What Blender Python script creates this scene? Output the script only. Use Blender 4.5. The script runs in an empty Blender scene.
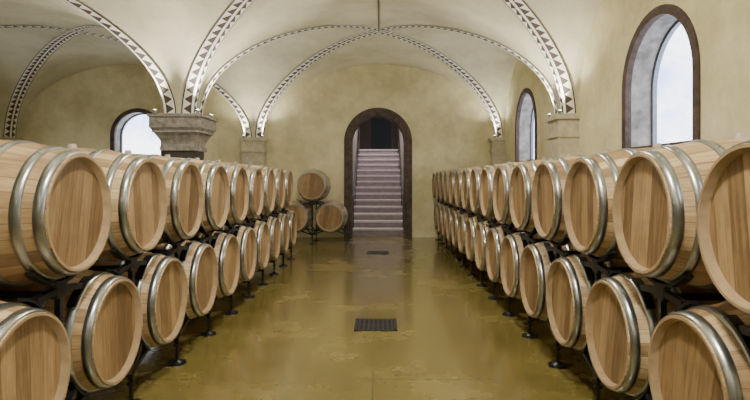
import bpy, bmesh, math, random
from mathutils import Vector, Matrix
random.seed(4)
S = bpy.context.scene
col = S.collection
CAMH = 1.4
SPR = 2.33           # springing height of the vaults
BAYY = [-6.0, -1.45, 3.2, 8.1, 12.75]
BAYX = [-8.78, -2.94, 2.9]
GAP = 0.2
RISE = 1.76
DOME = 0.15

# ------------------------------------------------------------------ helpers
def new_mat(name):
    m = bpy.data.materials.new(name); m.use_nodes = True
    nt = m.node_tree
    return m, nt, nt.nodes["Principled BSDF"]

def N(nt, typ, **kw):
    n = nt.nodes.new(typ)
    for k, v in kw.items(): setattr(n, k, v)
    return n

def math_n(nt, op, a=None, b=None, c=None):
    n = nt.nodes.new("ShaderNodeMath"); n.operation = op
    for i, v in enumerate((a, b, c)):
        if v is None: continue
        if isinstance(v, (int, float)): n.inputs[i].default_value = v
        else: nt.links.new(v, n.inputs[i])
    return n.outputs[0]

def ramp(nt, fac, stops):
    r = nt.nodes.new("ShaderNodeValToRGB")
    cr = r.color_ramp
    while len(cr.elements) < len(stops): cr.elements.new(0.5)
    for e, (p, c) in zip(cr.elements, stops):
        e.position = p; e.color = (*c, 1)
    nt.links.new(fac, r.inputs[0])
    return r.outputs[0]

def mixc(nt, fac, a, b, mode='MIX'):
    n = nt.nodes.new("ShaderNodeMix"); n.data_type = 'RGBA'; n.blend_type = mode
    if isinstance(fac, (int, float)): n.inputs[0].default_value = fac
    else: nt.links.new(fac, n.inputs[0])
    for i, v in ((6, a), (7, b)):
        if isinstance(v, tuple): n.inputs[i].default_value = (*v, 1)
        else: nt.links.new(v, n.inputs[i])
    return n.outputs[2]

def bump(nt, bsdf, h, strength=0.2, dist=0.02):
    b = nt.nodes.new("ShaderNodeBump"); b.inputs['Strength'].default_value = strength
    b.inputs['Distance'].default_value = dist
    nt.links.new(h, b.inputs['Height']); nt.links.new(b.outputs[0], bsdf.inputs['Normal'])

def noise(nt, vec, scale, detail=4, rough=0.55):
    n = nt.nodes.new("ShaderNodeTexNoise")
    n.inputs['Scale'].default_value = scale; n.inputs['Detail'].default_value = detail
    n.inputs['Roughness'].default_value = rough
    if vec is not None: nt.links.new(vec, n.inputs['Vector'])
    return n.outputs[0]

def plaster(name, c1, c2, scale=0.9):
    m, nt, b = new_mat(name)
    tc = N(nt, "ShaderNodeTexCoord")
    n1 = noise(nt, tc.outputs['Object'], scale, 8, 0.7)
    n2 = noise(nt, tc.outputs['Object'], 14, 3)
    c = ramp(nt, n1, [(0.36, c1), (0.62, c2)])
    c = mixc(nt, math_n(nt, 'MULTIPLY', n2, 0.15), c, (c1[0]*.55, c1[1]*.55, c1[2]*.5))
    nt.links.new(c, b.inputs['Base Color'])
    b.inputs['Roughness'].default_value = 0.85
    bump(nt, b, n2, 0.2, 0.01)
    return m

def simple(name, colr, rough=0.6, metal=0.0, var=0.15, scale=20, bs=0.1):
    m, nt, b = new_mat(name)
    tc = N(nt, "ShaderNodeTexCoord")
    n = noise(nt, tc.outputs['Object'], scale, 4)
    lo = tuple(x*(1-var) for x in colr); hi = tuple(min(1, x*(1+var)) for x in colr)
    nt.links.new(ramp(nt, n, [(0.3, lo), (0.7, hi)]), b.inputs['Base Color'])
    b.inputs['Roughness'].default_value = rough; b.inputs['Metallic'].default_value = metal
    if bs: bump(nt, b, n, bs, 0.005)
    return m

M_wall = plaster("plaster_wall", (0.58, 0.51, 0.28), (0.86, 0.79, 0.52))
M_vault = plaster("plaster_vault", (0.54, 0.50, 0.34), (0.76, 0.72, 0.53), 0.7)
M_stone = simple("grey_capital_stone", (0.30, 0.275, 0.235), 0.8, var=0.4, scale=14, bs=0.4)
M_dark = simple("black_steel", (0.008, 0.008, 0.009), 0.4, 0.2)
M_shaft = simple("dark_stone_shaft", (0.06, 0.05, 0.045), 0.7)
M_grate = simple("cast_iron", (0.03, 0.03, 0.028), 0.6, 0.4)
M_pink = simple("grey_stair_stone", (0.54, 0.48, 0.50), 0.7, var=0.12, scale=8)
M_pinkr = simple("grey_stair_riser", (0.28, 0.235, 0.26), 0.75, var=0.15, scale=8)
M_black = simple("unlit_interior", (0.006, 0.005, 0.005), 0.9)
M_rubber = simple("silicone_bung", (0.5, 0.46, 0.4), 0.5)
M_winf = simple("window_metal", (0.2, 0.22, 0.26), 0.5, 0.3)
M_reveal = simple("reveal_stone", (0.28, 0.265, 0.24), 0.8, var=0.45, scale=7, bs=0.3)

# brown voussoir stone
M_brown, nt, b = new_mat("brown_sandstone")
tc = N(nt, "ShaderNodeTexCoord")
n1 = noise(nt, tc.outputs['Object'], 9, 5)
nt.links.new(ramp(nt, n1, [(0.3, (0.040, 0.026, 0.021)), (0.7, (0.115, 0.075, 0.058))]), b.inputs['Base Color'])
b.inputs['Roughness'].default_value = 0.75
bump(nt, b, n1, 0.4, 0.01)

# floor: polished olive-yellow resin
M_floor, nt, b = new_mat("polished_ochre_floor")
tc = N(nt, "ShaderNodeTexCoord")
n1 = noise(nt, tc.outputs['Object'], 0.8, 7, 0.65)
n2 = noise(nt, tc.outputs['Object'], 5, 6, 0.65)
c = ramp(nt, n1, [(0.3, (0.120, 0.092, 0.022)), (0.5, (0.195, 0.152, 0.040)), (0.72, (0.31, 0.248, 0.078))])
c = mixc(nt, math_n(nt, 'MULTIPLY', n2, 0.45), c, (0.09, 0.07, 0.022))
sep = N(nt, "ShaderNodeSeparateXYZ"); nt.links.new(tc.outputs['Object'], sep.inputs[0])
def joint(out, pitch, off, w):
    f = math_n(nt, 'FRACT', math_n(nt, 'DIVIDE', math_n(nt, 'ADD', out, off), pitch))
    return math_n(nt, 'LESS_THAN', math_n(nt, 'ABSOLUTE', math_n(nt, 'SUBTRACT', f, 0.5)), w)
j = math_n(nt, 'MAXIMUM', joint(sep.outputs[0], 3.2, 100.85, 0.0014), joint(sep.outputs[1], 2.3, 100.9, 0.0025))
c = mixc(nt, math_n(nt, 'MULTIPLY', j, 0.6), c, (0.07, 0.055, 0.02))
nt.links.new(c, b.inputs['Base Color'])
rr = nt.nodes.new("ShaderNodeMapRange"); nt.links.new(n1, rr.inputs[0])
rr.inputs[1].default_value = 0.3; rr.inputs[2].default_value = 0.7
rr.inputs[3].default_value = 0.19; rr.inputs[4].default_value = 0.32
nt.links.new(rr.outputs[0], b.inputs['Roughness'])
b.inputs['Coat Weight'].default_value = 0.65; b.inputs['Coat Roughness'].default_value = 0.15
bump(nt, b, n2, 0.04, 0.01)

# painted groin band
M_band, nt, b = new_mat("painted_groin_band")
uv = N(nt, "ShaderNodeUVMap"); sep = N(nt, "ShaderNodeSeparateXYZ"); nt.links.new(uv.outputs[0], sep.inputs[0])
p = math_n(nt, 'FRACT', sep.outputs[0]); q = sep.outputs[1]
tri = math_n(nt, 'MULTIPLY', math_n(nt, 'ABSOLUTE', math_n(nt, 'SUBTRACT', p, 0.5)), 2.0)
qq = math_n(nt, 'DIVIDE', math_n(nt, 'SUBTRACT', q, 0.16), 0.62)
t1 = math_n(nt, 'LESS_THAN', math_n(nt, 'ADD', tri, qq), 1.08)
inb = math_n(nt, 'MULTIPLY', math_n(nt, 'GREATER_THAN', q, 0.16), math_n(nt, 'LESS_THAN', q, 0.8))
t1 = math_n(nt, 'MULTIPLY', t1, inb)
edge = math_n(nt, 'GREATER_THAN', q, 0.89)
msk = math_n(nt, 'MAXIMUM', t1, edge)
nt.links.new(mixc(nt, msk, (0.88, 0.86, 0.77), (0.085, 0.06, 0.05)), b.inputs['Base Color'])
b.inputs['Roughness'].default_value = 0.85

# oak staves
def wood(name, head):
    m, nt, b = new_mat(name)
    tc = N(nt, "ShaderNodeTexCoord"); oi = N(nt, "ShaderNodeObjectInfo")
    sep = N(nt, "ShaderNodeSeparateXYZ"); nt.links.new(tc.outputs['Object'], sep.inputs[0])
    X, Y, Z = sep.outputs
    if head:
        ang = math_n(nt, 'MULTIPLY', math_n(nt, 'SUBTRACT', oi.outputs['Random'], 0.5), 0.5)
        ca = math_n(nt, 'COSINE', ang); sa = math_n(nt, 'SINE', ang)
        A = math_n(nt, 'SUBTRACT', math_n(nt, 'MULTIPLY', Y, ca), math_n(nt, 'MULTIPLY', Z, sa))
        B = math_n(nt, 'ADD', math_n(nt, 'MULTIPLY', Y, sa), math_n(nt, 'MULTIPLY', Z, ca))
        st = math_n(nt, 'MULTIPLY', math_n(nt, 'ADD', A, 5.0), 11.5)
        lw = 0.02
        comb = N(nt, "ShaderNodeCombineXYZ")
        nt.links.new(math_n(nt, 'MULTIPLY', A, 60), comb.inputs[0])
        nt.links.new(math_n(nt, 'MULTIPLY', B, 5), comb.inputs[1])
    else:
        a = math_n(nt, 'ARCTAN2', Y, Z)
        st = math_n(nt, 'MULTIPLY', math_n(nt, 'ADD', a, 4.0), 29/(2*math.pi))
        lw = 0.028
        comb = N(nt, "ShaderNodeCombineXYZ")
        nt.links.new(math_n(nt, 'MULTIPLY', a, 22), comb.inputs[0])
        nt.links.new(math_n(nt, 'MULTIPLY', X, 5), comb.inputs[1])
    rnd = math_n(nt, 'MULTIPLY', oi.outputs['Random'], 57.0)
    nt.links.new(rnd, comb.inputs[2])
    g = noise(nt, comb.outputs[0], 1.0, 6, 0.65)
    wn = N(nt, "ShaderNodeTexWhiteNoise", noise_dimensions='2D')
    cb = N(nt, "ShaderNodeCombineXYZ")
    nt.links.new(math_n(nt, 'FLOOR', st), cb.inputs[0]); nt.links.new(rnd, cb.inputs[1])
    nt.links.new(cb.outputs[0], wn.inputs['Vector'])
    f = math_n(nt, 'ADD', math_n(nt, 'MULTIPLY', g, 0.85), math_n(nt, 'MULTIPLY', wn.outputs[0], 0.42))
    f = math_n(nt, 'SUBTRACT', f, 0.12)
    if head:
        c = ramp(nt, f, [(0.28, (0.165, 0.098, 0.042)), (0.5, (0.31, 0.200, 0.096)), (0.80, (0.50, 0.345, 0.185))])
    else:
        c = ramp(nt, f, [(0.28, (0.26, 0.168, 0.080)), (0.5, (0.47, 0.330, 0.182)), (0.80, (0.71, 0.55, 0.355))])
    addv = N(nt, "ShaderNodeVectorMath"); addv.operation = 'ADD'
    nt.links.new(tc.outputs['Object'], addv.inputs[0])
    sv = N(nt, "ShaderNodeCombineXYZ"); nt.links.new(rnd, sv.inputs[0])
    nt.links.new(sv.outputs[0], addv.inputs[1])
    sn = noise(nt, addv.outputs[0], 4.5, 5, 0.6)
    sm = ramp(nt, sn, [(0.48, (0, 0, 0)), (0.72, (1, 1, 1))])
    c = mixc(nt, math_n(nt, 'MULTIPLY', sm, 0.42), c, (0.15, 0.09, 0.045))
    fr = math_n(nt, 'FRACT', st)
    ln = math_n(nt, 'GREATER_THAN', math_n(nt, 'ABSOLUTE', math_n(nt, 'SUBTRACT', fr, 0.5)), 0.5-lw)
    c = mixc(nt, math_n(nt, 'MULTIPLY', ln, 0.55), c, (0.08, 0.045, 0.02))
    tone = ramp(nt, oi.outputs['Random'], [(0, (0.78, 0.74, 0.68)), (0.5, (1.0, 0.96, 0.88)), (1, (1.0, 1.0, 1.0))])
    c = mixc(nt, 1.0, c, tone, 'MULTIPLY')
    nt.links.new(c, b.inputs['Base Color'])
    b.inputs['Roughness'].default_value = 0.45
    hh = math_n(nt, 'SUBTRACT', math_n(nt, 'MULTIPLY', g, 0.3), ln)
    bump(nt, b, hh, 0.25, 0.004)
    return m
M_stave = wood("oak_staves", False)
M_head = wood("oak_head", True)
M_chime = simple("oak_chime_end", (0.36, 0.25, 0.14), 0.7)
M_hoop, nt, b = new_mat("galvanised_hoop")
tc = N(nt, "ShaderNodeTexCoord")
n1 = noise(nt, tc.outputs['Object'], 9, 5)
nt.links.new(ramp(nt, n1, [(0.3, (0.27, 0.285, 0.285)), (0.7, (0.52, 0.54, 0.54))]), b.inputs['Base Color'])
b.inputs['Metallic'].default_value = 0.92
b.inputs['Roughness'].default_value = 0.3

def mk(name, bm, mats, smooth_angle=None):
    me = bpy.data.meshes.new(name)
    bm.normal_update()
    bm.to_mesh(me); bm.free()
    for m in mats: me.materials.append(m)
    if smooth_angle:
        me.polygons.foreach_set('use_smooth', [True]*len(me.polygons))
        me.set_sharp_from_angle(angle=math.radians(smooth_angle))
    o = bpy.data.objects.new(name, me); col.objects.link(o)
    return o

def box(bm, lo, hi, mi=0):
    r = bmesh.ops.create_cube(bm, size=1)
    vs = r['verts']
    for v in vs:
        v.co = Vector([(lo[i]+hi[i])/2 + v.co[i]*(hi[i]-lo[i]) for i in range(3)])
    for f in {f for v in vs for f in v.link_faces}: f.material_index = mi
    return vs

def cyl(bm, c, r1, r2, h, seg=20, mi=0, axis='Z'):
    R = Matrix.Identity(4)
    if axis == 'X': R = Matrix.Rotation(math.pi/2, 4, 'Y')
    if axis == 'Y': R = Matrix.Rotation(-math.pi/2, 4, 'X')
    r = bmesh.ops.create_cone(bm, cap_ends=True, segments=seg, radius1=r1, radius2=r2, depth=h,
                              matrix=Matrix.Translation(c) @ R)
    for f in {f for v in r['verts'] for f in v.link_faces}: f.material_index = mi

# ------------------------------------------------------------------ vault
def prof(u):
    u = abs(u)
    return 0.0 if u >= 1 else math.sqrt(1-u*u)
def hf(u, v):
    d = DOME*max(0, 1-u*u)*max(0, 1-v*v)
    return SPR + RISE*max(prof(u), prof(v)) + d

NS = 24
us = [math.sin(i/NS*math.pi/2) for i in range(-NS, NS+1)]
bm = bmesh.new()
bandbm = bmesh.new(); uvl = bandbm.loops.layers.uv.new("UVMap")
for bx in range(len(BAYX)-1):
    for by in range(len(BAYY)-1):
        cx = (BAYX[bx]+BAYX[bx+1])/2; hx = (BAYX[bx+1]-BAYX[bx])/2; a = hx-GAP
        cy = (BAYY[by]+BAYY[by+1])/2; hy = (BAYY[by+1]-BAYY[by])/2; bb = hy-GAP
        U = [-hx/a]+us+[hx/a]; V = [-hy/bb]+us+[hy/bb]
        grid = [[bm.verts.new((cx+u*a, cy+v*bb, hf(u, v))) for v in V] for u in U]
        n = len(U)
        for i in range(n-1):
            for j in range(n-1):
                q = [grid[i][j], grid[i+1][j], grid[i+1][j+1], grid[i][j+1]]
                if i == j:
                    bm.faces.new((q[0], q[1], q[2])); bm.faces.new((q[0], q[2], q[3]))
                elif i+j == n-2:
                    bm.faces.new((q[0], q[1], q[3])); bm.faces.new((q[1], q[2], q[3]))
                else: bm.faces.new(q)
        d = 0.165
        M = 60
        o_ = 0.010
        for sx in (-1, 1):
            for sy in (-1, 1):
                prev = None; s = 0; lastp = None
                for k in range(M+1):
                    t = math.sin((1-k/M)*math.pi/2*0.985+0.01)
                    h = hf(t, t)
                    P = Vector((cx+sx*(t*a-o_), cy+sy*(t*bb-o_), h-o_))
                    v2 = min(t*bb+d, hy); u2 = min(t*a+d, hx)
                    Q1 = Vector((P.x, cy+sy*v2, hf(t, v2/bb)-o_))
                    Q2 = Vector((cx+sx*u2, P.y, hf(u2/a, t)-o_))
                    if lastp is not None: s += (P-lastp).length/0.14
                    lastp = P
                    cur = (P, Q1, Q2, s)
                    if prev:
                        for e in (1, 2):
                            vs = [bandbm.verts.new(x) for x in (prev[0], cur[0], cur[e], prev[e])]
                            f = bandbm.faces.new(vs)
                            for lp, w in zip(f.loops, ((prev[3], 0), (s, 0), (s, 1), (prev[3], 1))):
                                lp[uvl].uv = w
                    prev = cur
bmesh.ops.remove_doubles(bm, verts=bm.verts, dist=0.0005)
bmesh.ops.recalc_face_normals(bm, faces=bm.faces)
mk("ceiling", bm, [M_vault], 14)
mk("trim_groin_bands", bandbm, [M_band])

# conduit along the ridge of the nave
cxn = (BAYX[1]+BAYX[2])/2
bm = bmesh.new()
pts = []
for by in range(1, 4):
    cy = (BAYY[by]+BAYY[by+1])/2; hy = (BAYY[by+1]-BAYY[by])/2; bb = hy-GAP
    for k in range(21):
        yy = cy-hy+2*hy*k/20
        if by == 3 and yy > cy: break
        pts.append((cxn, yy, hf(0, (yy-cy)/bb)-0.010))
prev = None
for p_ in pts:
    ring = [bm.verts.new((p_[0]+0.009*math.cos(t), p_[1], p_[2]+0.009*math.sin(t))) for t in [i*math.pi/3 for i in range(6)]]
    if prev:
        for i in range(6): bm.faces.new((prev[i], prev[(i+1) % 6], ring[(i+1) % 6], ring[i]))
    prev = ring
mk("trim_ridge_conduit", bm, [M_dark])

# ------------------------------------------------------------------ walls with arched openings
def arch_pts(w, z0, ztop, seg=24):
    r = w/2; zs = ztop-r
    pts = [(-r, z0), (r, z0)]
    pts += [(r*math.cos(math.pi*i/seg), zs+r*math.sin(math.pi*i/seg)) for i in range(seg+1)]
    return pts
def prism(bm, pts, mp, d0, d1, mi=0):
    A = [bm.verts.new(mp(s, z, d0)) for s, z in pts]
    B = [bm.verts.new(mp(s, z, d1)) for s, z in pts]
    n = len(pts)
    fs = [bm.faces.new(A), bm.faces.new(B[::-1])]
    for i in range(n): fs.append(bm.faces.new((A[i], B[i], B[(i+1) % n], A[(i+1) % n])))
    for f in fs: f.material_index = mi
def wall(name, lo, hi, cuts, mat):
    bm = bmesh.new(); box(bm, lo, hi); o = mk(name, bm, [mat])
    for pts, mp, d0, d1 in cuts:
        cb = bmesh.new(); prism(cb, pts, mp, d0, d1)
        bmesh.ops.remove_doubles(cb, verts=cb.verts, dist=1e-5)
        bmesh.ops.recalc_face_normals(cb, faces=cb.faces)
        c = mk("cutter", cb, [mat])
        md = o.modifiers.new("b", 'BOOLEAN'); md.operation = 'DIFFERENCE'; md.solver = 'EXACT'; md.object = c
        bpy.context.view_layer.update()
        dg = bpy.context.evaluated_depsgraph_get()
        nm = bpy.data.meshes.new_from_object(o.evaluated_get(dg))
        o.modifiers.clear(); o.data = nm
        bpy.data.objects.remove(c)
    return o
def frame(name, w_in, w_out, z0, zt_in, mp, d0, d1, mat, sill=False):
    bm = bmesh.new()
    seg = 24; ri = w_in/2; ro = w_out/2; zs = zt_in-ri
    zb_in = z0; zb_out = z0-(ro-ri) if sill else z0
    inner = [(ri, zb_in)]+[(ri*math.cos(math.pi*i/seg), zs+ri*math.sin(math.pi*i/seg)) for i in range(seg+1)]+[(-ri, zb_in)]
    outer = [(ro, zb_out)]+[(ro*math.cos(math.pi*i/seg), zs+ro*math.sin(math.pi*i/seg)) for i in range(seg+1)]+[(-ro, zb_out)]
    n = len(inner)
    def ring(pts, d): return [bm.verts.new(mp(s, z, d)) for s, z in pts]
    i0, i1, o0, o1 = ring(inner, d0), ring(inner, d1), ring(outer, d0), ring(outer, d1)
    last = n if sill else n-1
    for i in range(last):
        k = (i+1) % n
        bm.faces.new((i0[i], i0[k], o0[k], o0[i])); bm.faces.new((i1[i], o1[i], o1[k], i1[k]))
        bm.faces.new((i0[i], i1[i], i1[k], i0[k])); bm.faces.new((o0[i], o0[k], o1[k], o1[i]))
    if not sill:
        for k in (0, n-1): bm.faces.new((i0[k], o0[k], o1[k], i1[k]))
    bmesh.ops.recalc_face_normals(bm, faces=bm.faces)
    return mk(name, bm, [mat])

WX = 2.9; WD = 0.36
YB = 12.75
def mpR(yc): return lambda s, z, d: (WX+d, yc+s, z)
def mpB(xc): return lambda s, z, d: (xc+s, YB+d, z)
def mpL(yc): return lambda s, z, d: (-8.78-d, yc+s, z)
winY = [5.66, 10.75, 1.1]
cuts = [(arch_pts(1.46, 1.70, 3.14), mpR(y), -0.2, 0.8) for y in winY]
wall("wall_right", (WX, -6.1, 0), (WX+WD, YB, 5.2), cuts, M_wall)
DX = -0.045; SX = -5.72
wall("wall_back", (-9.1, YB, 0), (WX+WD, YB+0.4, 5.2),
     [(arch_pts(1.25, -0.2, 2.89), mpB(DX), -0.3, 0.8), (arch_pts(1.2, 1.7, 3.0), mpB(SX), -0.3, 0.8)], M_wall)
cuts = [(arch_pts(1.46, 1.70, 3.14), mpL(y), -0.2, 0.8) for y in (10.4, 5.66)]
wall("wall_left", (-9.14, -6.1, 0), (-8.78, YB, 5.2), cuts, M_wall)
wall("wall_front", (-9.1, -6.3, 0), (WX+WD, -6.0, 5.2), [], M_wall)
bm = bmesh.new(); box(bm, (-9.1, -6.1, -0.15), (WX+WD, YB+0.4, 0)); mk("floor", bm, [M_floor])

frame("trim_doorway", 1.23, 1.60, 0.0, 2.87, mpB(DX), -0.06, 0.42, M_brown)
k = 0
def window(mp, w, z0, zt, depth):
    global k
    k += 1
    frame("trim_window_%d" % k, w-0.10, w+0.09, z0+0.05, zt-0.05, mp, -0.02, 0.05, M_brown, sill=True)
    frame("trim_reveal_%d" % k, w-0.05, w-0.004, z0+0.03, zt-0.03, mp, 0.05, depth-0.07, M_reveal, sill=True)
    frame("window_%d" % k, w-0.12, w-0.004, z0+0.05, zt-0.06, mp, depth-0.06, depth-0.01, M_winf, sill=True)
for y in winY: window(mpR(y), 1.46, 1.70, 3.14, WD)
window(mpB(SX), 1.2, 1.7, 3.0, 0.4)
for y in (10.4, 5.66): window(mpL(y), 1.46, 1.70, 3.14, WD)

# ------------------------------------------------------------------ stair passage
SW = 0.66; Y0 = 13.18; NST = 14; RI = 0.165; RU = 0.30
bm = bmesh.new()
e_ = 0.006
for i in range(NST):
    ya = Y0+i*RU; z = (i+1)*RI
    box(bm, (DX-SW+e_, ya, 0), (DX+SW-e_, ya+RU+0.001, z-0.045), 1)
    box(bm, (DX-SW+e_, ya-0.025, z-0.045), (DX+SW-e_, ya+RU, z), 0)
YT = Y0+NST*RU; ZT = NST*RI
box(bm, (DX-SW+e_, YT, 0), (DX+SW-e_, YT+1.39, ZT), 0)
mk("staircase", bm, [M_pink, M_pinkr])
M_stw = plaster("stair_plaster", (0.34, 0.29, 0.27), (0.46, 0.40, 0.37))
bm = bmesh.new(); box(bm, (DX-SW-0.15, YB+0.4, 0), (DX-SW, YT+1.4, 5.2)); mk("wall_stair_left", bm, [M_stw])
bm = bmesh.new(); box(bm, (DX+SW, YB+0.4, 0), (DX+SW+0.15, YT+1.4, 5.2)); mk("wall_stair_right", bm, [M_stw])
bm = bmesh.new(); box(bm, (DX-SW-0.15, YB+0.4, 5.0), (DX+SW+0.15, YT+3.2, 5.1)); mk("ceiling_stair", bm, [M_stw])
bm = bmesh.new(); box(bm, (DX-SW-0.1, YB+0.4, -0.1), (DX+SW+0.1, YT+2.2, 0.0)); mk("floor_stair", bm, [M_floor])
mpT = lambda s, z, d: (DX+s, YT+1.4+d, z)
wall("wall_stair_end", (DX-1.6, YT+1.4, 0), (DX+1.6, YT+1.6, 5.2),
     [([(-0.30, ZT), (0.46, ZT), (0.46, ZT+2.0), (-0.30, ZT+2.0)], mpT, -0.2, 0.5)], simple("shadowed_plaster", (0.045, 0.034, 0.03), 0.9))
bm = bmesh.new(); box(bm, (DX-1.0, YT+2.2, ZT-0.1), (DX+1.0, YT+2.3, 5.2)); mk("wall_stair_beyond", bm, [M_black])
bm = bmesh.new()
for sx in (-1, 1):
    x = DX+sx*(SW-0.05)
    for i in range(0, NST+1):
        y = Y0+i*RU+0.1; z = i*RI+0.95
        if i % 3 == 0: box(bm, (x-0.01, y-0.01, z-0.95+0.17), (x+0.01, y+0.01, z))
    a_ = Vector((x, Y0, 0.93)); b_ = Vector((x, YT, ZT+0.93))
    dirv = (b_-a_).normalized()
    mid = (a_+b_)/2; L = (b_-a_).length
    R = dirv.to_track_quat('Z', 'Y').to_matrix().to_4x4()
    bmesh.ops.create_cone(bm, cap_ends=True, segments=10, radius1=0.018, radius2=0.018, depth=L, matrix=Matrix.Translation(mid) @ R)
mk("handrail", bm, [M_dark])

# ------------------------------------------------------------------ piers & pilasters
def pier(name, cx, cy):
    bm = bmesh.new()
    def lay(z0, z1, e0, e1, mi):
        def fp(e): return [(cx-e, cy-e), (cx+e, cy-e), (cx+e, cy+e), (cx-e, cy+e)]
        A = [bm.verts.new((*p_, z0)) for p_ in fp(e0)]; B = [bm.verts.new((*p_, z1)) for p_ in fp(e1)]
        fs = [bm.faces.new(A[::-1]), bm.faces.new(B)]
        for i in range(4): fs.append(bm.faces.new((A[i], A[(i+1) % 4], B[(i+1) % 4], B[i])))
        for f in fs: f.material_index = mi
    lay(0, 0.25, 0.29, 0.29, 1); lay(0.25, 0.32, 0.29, 0.23, 1)
    lay(0.32, 1.80, 0.225, 0.225, 1)
    lay(1.80, 1.86, 0.26, 0.26, 0)
    m = 6
    for i in range(m):
        a0 = i/m*math.pi/2; a1 = (i+1)/m*math.pi/2
        lay(1.86+0.20*i/m, 1.86+0.20*(i+1)/m, 0.235+0.09*(1-math.cos(a0)), 0.235+0.09*(1-math.cos(a1)), 0)
    lay(2.06, 2.09, 0.34, 0.34, 0)
    lay(2.09, 2.13, 0.34, 0.37, 0)
    lay(2.13, 2.28, 0.37, 0.37, 0)
    lay(2.28, 2.325, 0.39, 0.39, 0)
    return mk(name, bm, [M_stone, M_shaft])
for y in BAYY[1:4]: pier("pier", -2.94, y)
M_pil = simple("pilaster_stone", (0.55, 0.49, 0.36), 0.8, var=0.18, scale=10)
pk = 0
def pilaster(x0, x1, y0, y1, over):
    global pk
    pk += 1
    bm = bmesh.new()
    def bx(z0, z1, e): box(bm, (x0-e*over[0], y0-e*over[2], z0), (x1+e*over[1], y1+e*over[3], z1))
    bx(0, 2.0, 0); bx(2.0, 2.05, 0.03); bx(2.05, 2.26, 0.0); bx(2.26, 2.325, 0.045)
    return mk("trim_pilaster_%d" % pk, bm, [M_pil])
for y in BAYY[1:4]:
    pilaster(2.60, 2.9, y-0.24, y+0.24, (1, 0, 1, 1))
    pilaster(-8.78, -8.48, y-0.24, y+0.24, (0, 1, 1, 1))
pilaster(2.60, 2.9, YB-0.26, YB, (1, 0, 1, 0))
pilaster(-3.2, -2.68, YB-0.26, YB, (1, 1, 1, 0))
pilaster(-8.78, -8.48, YB-0.26, YB, (0, 1, 1, 0))

# uplights on the capitals
M_lamp, nt, b = new_mat("lamp_glow")
b.inputs['Emission Color'].default_value = (1, 0.97, 0.88, 1); b.inputs['Emission Strength'].default_value = 30
def uplight(x, y, tx, ty, power):
    bm = bmesh.new()
    cyl(bm, (0, 0, 0.010), 0.022, 0.022, 0.02, 12, 0)
    cyl(bm, (0, 0, 0.036), 0.018, 0.024, 0.034, 14, 0)
    cyl(bm, (0, 0, 0.055), 0.02, 0.02, 0.004, 14, 1)
    o = mk("uplight", bm, [M_winf, M_lamp]); o.location = (x, y, 2.331)
    L = bpy.data.lights.new("uplight_lamp", 'SPOT'); L.energy = power; L.color = (1.0, 0.96, 0.84)
    L.spot_size = math.radians(115); L.spot_blend = 1.0; L.shadow_soft_size = 0.03
    lo = bpy.data.objects.new("uplight_lamp", L); col.objects.link(lo)
    lo.parent = o; lo.location = (0, 0, 0.09)
    lo.rotation_euler = Vector((tx, ty, 2.6)).to_track_quat('-Z', 'Y').to_euler()
for y in BAYY[1:4]:
    for sx in (-1, 1):
        for sy in (-1, 1):
            uplight(-2.94+sx*0.31, y+sy*0.31, sx*0.9, sy*0.8, 160)
    for sy in (-1, 1):
        uplight(2.62, y+sy*0.25, -0.9, sy*0.8, 160)
for x, s in ((-3.15, -1), (-2.72, 1), (2.66, -1)):
    uplight(x, YB-0.26, s*0.9, -0.9, 110)

# ------------------------------------------------------------------ barrels
BL = 0.95; RB = 0.35; RH = 0.278
def rad(x): return RH+(RB-RH)*(1-(x/(BL/2))**2)
def barrel_mesh():
    bm = bmesh.new(); SEG = 56
    def ring(x, r): return [bm.verts.new((x, r*math.sin(2*math.pi*i/SEG), r*math.cos(2*math.pi*i/SEG))) for i in range(SEG)]
    def bridge(A, B, mi, smooth=True):
        for i in range(SEG):
            f = bm.faces.new((A[i], A[(i+1) % SEG], B[(i+1) % SEG], B[i])); f.material_index = mi; f.smooth = smooth
    n = 20
    rs = [ring(-BL/2+BL*i/n, rad(-BL/2+BL*i/n)) for i in range(n+1)]
    for i in range(n): bridge(rs[i], rs[i+1], 0)
    for s in (-1, 1):
        e = s*BL/2
        a = ring(e, RH); b1 = ring(e, RH-0.012); c = ring(e-s*0.035, RH-0.022)
        bridge(a, b1, 2, False); bridge(b1, c, 2, True)
        ctr = bm.verts.new((e-s*0.035, 0, 0))
        for i in range(SEG):
            f = bm.faces.new((c[i], c[(i+1) % SEG], ctr)); f.material_index = 1
        for x0, w in ((0.008, 0.042), (0.095, 0.040), (0.25, 0.040)):
            xa = e-s*x0; xb = e-s*(x0+w); xm = (xa+xb)/2
            rg = [ring(xa, rad(xa)-0.001), ring(xa, rad(xa)+0.006), ring(xm, rad(xm)+0.0075), ring(xb, rad(xb)+0.006), ring(xb, rad(xb)-0.001)]
            for i, sm in enumerate((False, True, True, False)):
                bridge(rg[i], rg[i+1], 3, sm)
            for da in (0.45, 0.52):
                cyl(bm, (xm, (rad(xm)+0.008)*math.sin(da), (rad(xm)+0.008)*math.cos(da)), 0.006, 0.004, 0.006, 8, 3)
    cyl(bm, (0, 0, RB+0.010), 0.026, 0.022, 0.03, 14, 4)
    bmesh.ops.recalc_face_normals(bm, faces=bm.faces)
    me = bpy.data.meshes.new("wine_barrel")
    bm.to_mesh(me); bm.free()
    for m in (M_stave, M_head, M_chime, M_hoop, M_rubber): me.materials.append(m)
    return me
BME = barrel_mesh()
def barrel(x, y, z, axis='X'):
    o = bpy.data.objects.new("wine_barrel", BME); col.objects.link(o)
    o.location = (x, y, z)
    o.rotation_euler = (random.uniform(-0.06, 0.06), 0, 0) if axis == 'X' else (0, 0, math.pi/2)
    if axis == 'X' and random.random() < 0.5: o.rotation_euler[2] = math.pi

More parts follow.
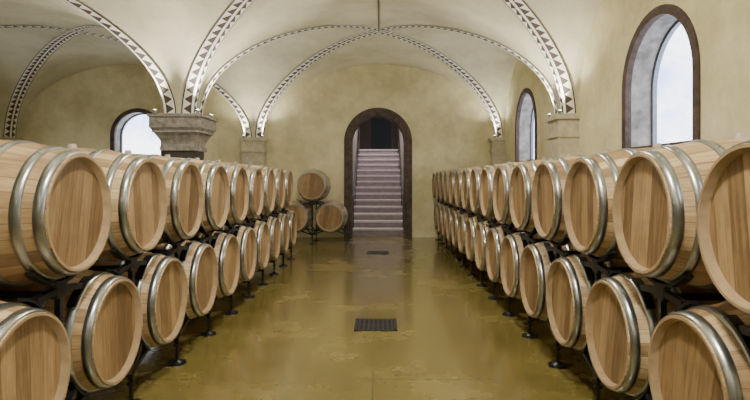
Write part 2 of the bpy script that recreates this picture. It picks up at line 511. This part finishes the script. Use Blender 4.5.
ZL = 0.565; ZU = 1.235
def arc(bm, cy, cz, R, p0, p1, x0, x1, th=0.014, seg=8):
    pr = None
    for i in range(seg+1):
        p_ = math.radians(p0+(p1-p0)*i/seg)
        q = [(cy+r*math.sin(p_), cz-r*math.cos(p_)) for r in (R, R+th)]
        cur = [bm.verts.new((x, *w)) for x in (x0, x1) for w in q]
        if pr:
            for A, B in ((0, 1), (1, 3), (3, 2), (2, 0)):
                bm.faces.new((pr[A], pr[B], cur[B], cur[A]))
        else: bm.faces.new((cur[0], cur[1], cur[3], cur[2]))
        pr = cur
    bm.faces.new((pr[0], pr[1], pr[3], pr[2]))
def strut(bm, y0, z0, y1, z1, x0, x1, w=0.03):
    d = Vector((y1-y0, z1-z0)); n = Vector((-d.y, d.x)).normalized()*w/2
    pts = [(y0+n.x, z0+n.y), (y1+n.x, z1+n.y), (y1-n.x, z1-n.y), (y0-n.x, z0-n.y)]
    A = [bm.verts.new((x0, *p_)) for p_ in pts]; B = [bm.verts.new((x1, *p_)) for p_ in pts]
    bm.faces.new(A); bm.faces.new(B[::-1])
    for i in range(4): bm.faces.new((A[i], B[i], B[(i+1) % 4], A[(i+1) % 4]))

RACKS = {}
def rack_mesh(lo1, lo2, up):
    key = (lo1, lo2, up)
    if key in RACKS: return RACKS[key]
    bm = bmesh.new()
    XO = 0.36
    for sx in (-1, 1):
        xc = sx*XO; R = rad(XO-0.022)+0.012; x0, x1 = xc-0.022, xc+0.022
        cyl(bm, (xc, 0, 0.007), 0.07, 0.066, 0.014, 24)
        cyl(bm, (xc, 0, 0.022), 0.045, 0.018, 0.016, 20)
        cyl(bm, (xc, 0, 0.10), 0.012, 0.012, 0.16, 12)
        cyl(bm, (xc, 0, 0.135), 0.025, 0.025, 0.018, 6)
        box(bm, (xc-0.014, -0.013, 0.16), (xc+0.014, 0.013, 0.88 if up else 0.42))
        for s, on in ((-1, lo1), (1, lo2)):
            if not on: continue
            arc(bm, s*0.375, ZL, R, -s*24, -s*60, x0, x1, 0.012)
            for dg_, w_ in ((48, 0.026), (30, 0.022)):
                pm = math.radians(dg_)
                strut(bm, 0, 0.20, s*(0.375-(R+.012)*math.sin(pm)), ZL-(R+.012)*math.cos(pm), x0+0.006, x1-0.006, w_)
            if up:
                arc(bm, s*0.375, ZL, R, 180+s*20, 180+s*54, x0, x1, 0.014)
                pm = math.radians(34)
                strut(bm, 0, 0.87, s*(0.375-(R+.018)*math.sin(pm)), ZL+(R+.018)*math.cos(pm), x0+0.005, x1-0.005, 0.03)
        if up:
            arc(bm, 0, ZU, R, -40, 40, x0, x1, 0.014, 12)
            box(bm, (x0+0.004, -0.042, 0.83), (x1-0.004, 0.042, ZU-R-0.005))
    box(bm, (-XO, -0.012, 0.175), (XO, 0.012, 0.205))
    if up: box(bm, (-XO, -0.012, 0.83), (XO, 0.012, 0.86))
    bmesh.ops.recalc_face_normals(bm, faces=bm.faces)
    me = bpy.data.meshes.new("barrel_rack"); bm.to_mesh(me); bm.free(); me.materials.append(M_dark)
    RACKS[key] = me
    return me
def rack(x, y, lo1=True, lo2=True, up=True, rot=0):
    o = bpy.data.objects.new("barrel_rack", rack_mesh(lo1, lo2, up)); col.objects.link(o)
    o.location = (x, y, 0); o.rotation_euler = (0, 0, rot)
P = 0.75
XL = -1.42-BL/2
for i in range(9): barrel(XL, 2.58+i*P, ZU)
for i in range(10): barrel(XL, 2.58-P/2+i*P, ZL)
for i in range(9): rack(XL, 2.58+i*P)
rack(XL, 2.58-P, False, True, False); rack(XL, 2.58+9*P, True, False, False)
XR = 1.207+BL/2
for i in range(15): barrel(XR, 1.78+i*P*0.997, ZU)
for i in range(14): barrel(XR, 1.78+P/2+i*P*0.997, ZL)
for i in range(15): rack(XR, 1.78+i*P*0.997, i > 0, i < 14, True)
XP = -1.43; YP = 11.75
barrel(XP, YP, ZU, 'Y')
barrel(XP-0.375, YP, ZL, 'Y'); barrel(XP+0.375, YP, ZL, 'Y')
rack(XP, YP, True, True, True, math.pi/2)
rack(XP-0.75, YP, False, True, False, math.pi/2+math.pi); rack(XP+0.75, YP, False, True, False, math.pi/2)

# ------------------------------------------------------------------ floor drains
def drain(x, y):
    bm = bmesh.new(); w = 0.2
    for a_, b_ in (((-w, -w), (w, -w+0.025)), ((-w, w-0.025), (w, w)), ((-w, -w), (-w+0.025, w)), ((w-0.025, -w), (w, w))):
        box(bm, (*a_, 0.0), (*b_, 0.008))
    n = 9
    for i in range(1, n):
        xx = -w+2*w*i/n
        box(bm, (xx-0.009, -w+0.02, 0.001), (xx+0.009, w-0.02, 0.007))
    box(bm, (-w+.02, -0.012, 0.001), (w-.02, 0.012, 0.0065))
    box(bm, (-w+.01, -w+.01, 0.0), (w-.01, w-.01, 0.0015), 1)
    o = mk("floor_drain", bm, [M_grate, M_black]); o.location = (x, y, 0.0005)
drain(-0.04, 5.14); drain(-0.04, 10.1)

# ------------------------------------------------------------------ lights
def area(name, loc, tgt, sx, sy, power, c=(1, 0.94, 0.80)):
    L = bpy.data.lights.new(name, 'AREA'); L.shape = 'RECTANGLE'; L.size = sx; L.size_y = sy; L.energy = power; L.color = c
    o = bpy.data.objects.new(name, L); col.objects.link(o); o.location = loc
    o.rotation_euler = (Vector(tgt)-Vector(loc)).to_track_quat('-Z', 'Y').to_euler()
area("unseen_area_light", (0, 5.6, 4.1), (0, 6.4, 0), 0.3, 0.5, 130)  # soft downward fill added under the nave crown, no fixture there
area("unseen_area_light", (0, 1.0, 4.1), (0, 2.4, 0), 0.3, 0.5, 190)  # added overhead fill near the camera, out of view
area("unseen_area_light", (-0.2, -3.6, 3.6), (0, 5, 1.0), 1.2, 0.8, 15)  # front fill added behind the camera
area("unseen_area_light", (-5.8, 5.6, 4.0), (-5.8, 6, 0), 1.0, 1.0, 25)  # unseen fill added under the aisle vault
area("unseen_area_light", (DX, 15.2, 4.8), (DX, 14.6, 0), 0.8, 2.0, 120, (1, 0.95, 0.94))

W = bpy.data.worlds.new("World"); S.world = W; W.use_nodes = True
nt = W.node_tree; bg = nt.nodes["Background"]
tc = N(nt, "ShaderNodeTexCoord")
nn = noise(nt, tc.outputs['Generated'], 9, 6, 0.65)
nt.links.new(ramp(nt, nn, [(0.36, (0.36, 0.50, 0.92)), (0.54, (0.93, 0.96, 1.0))]), bg.inputs[0])
bg.inputs[1].default_value = 5.5

cam = bpy.data.cameras.new("camera"); co = bpy.data.objects.new("camera", cam); col.objects.link(co)
co.location = (0, 0, CAMH); co.rotation_euler = (math.pi/2, 0, 0)
cam.sensor_width = 36; cam.lens = 540/750*36
cam.shift_x = -5/750; cam.shift_y = -22/750
cam.clip_start = 0.05
S.camera = co
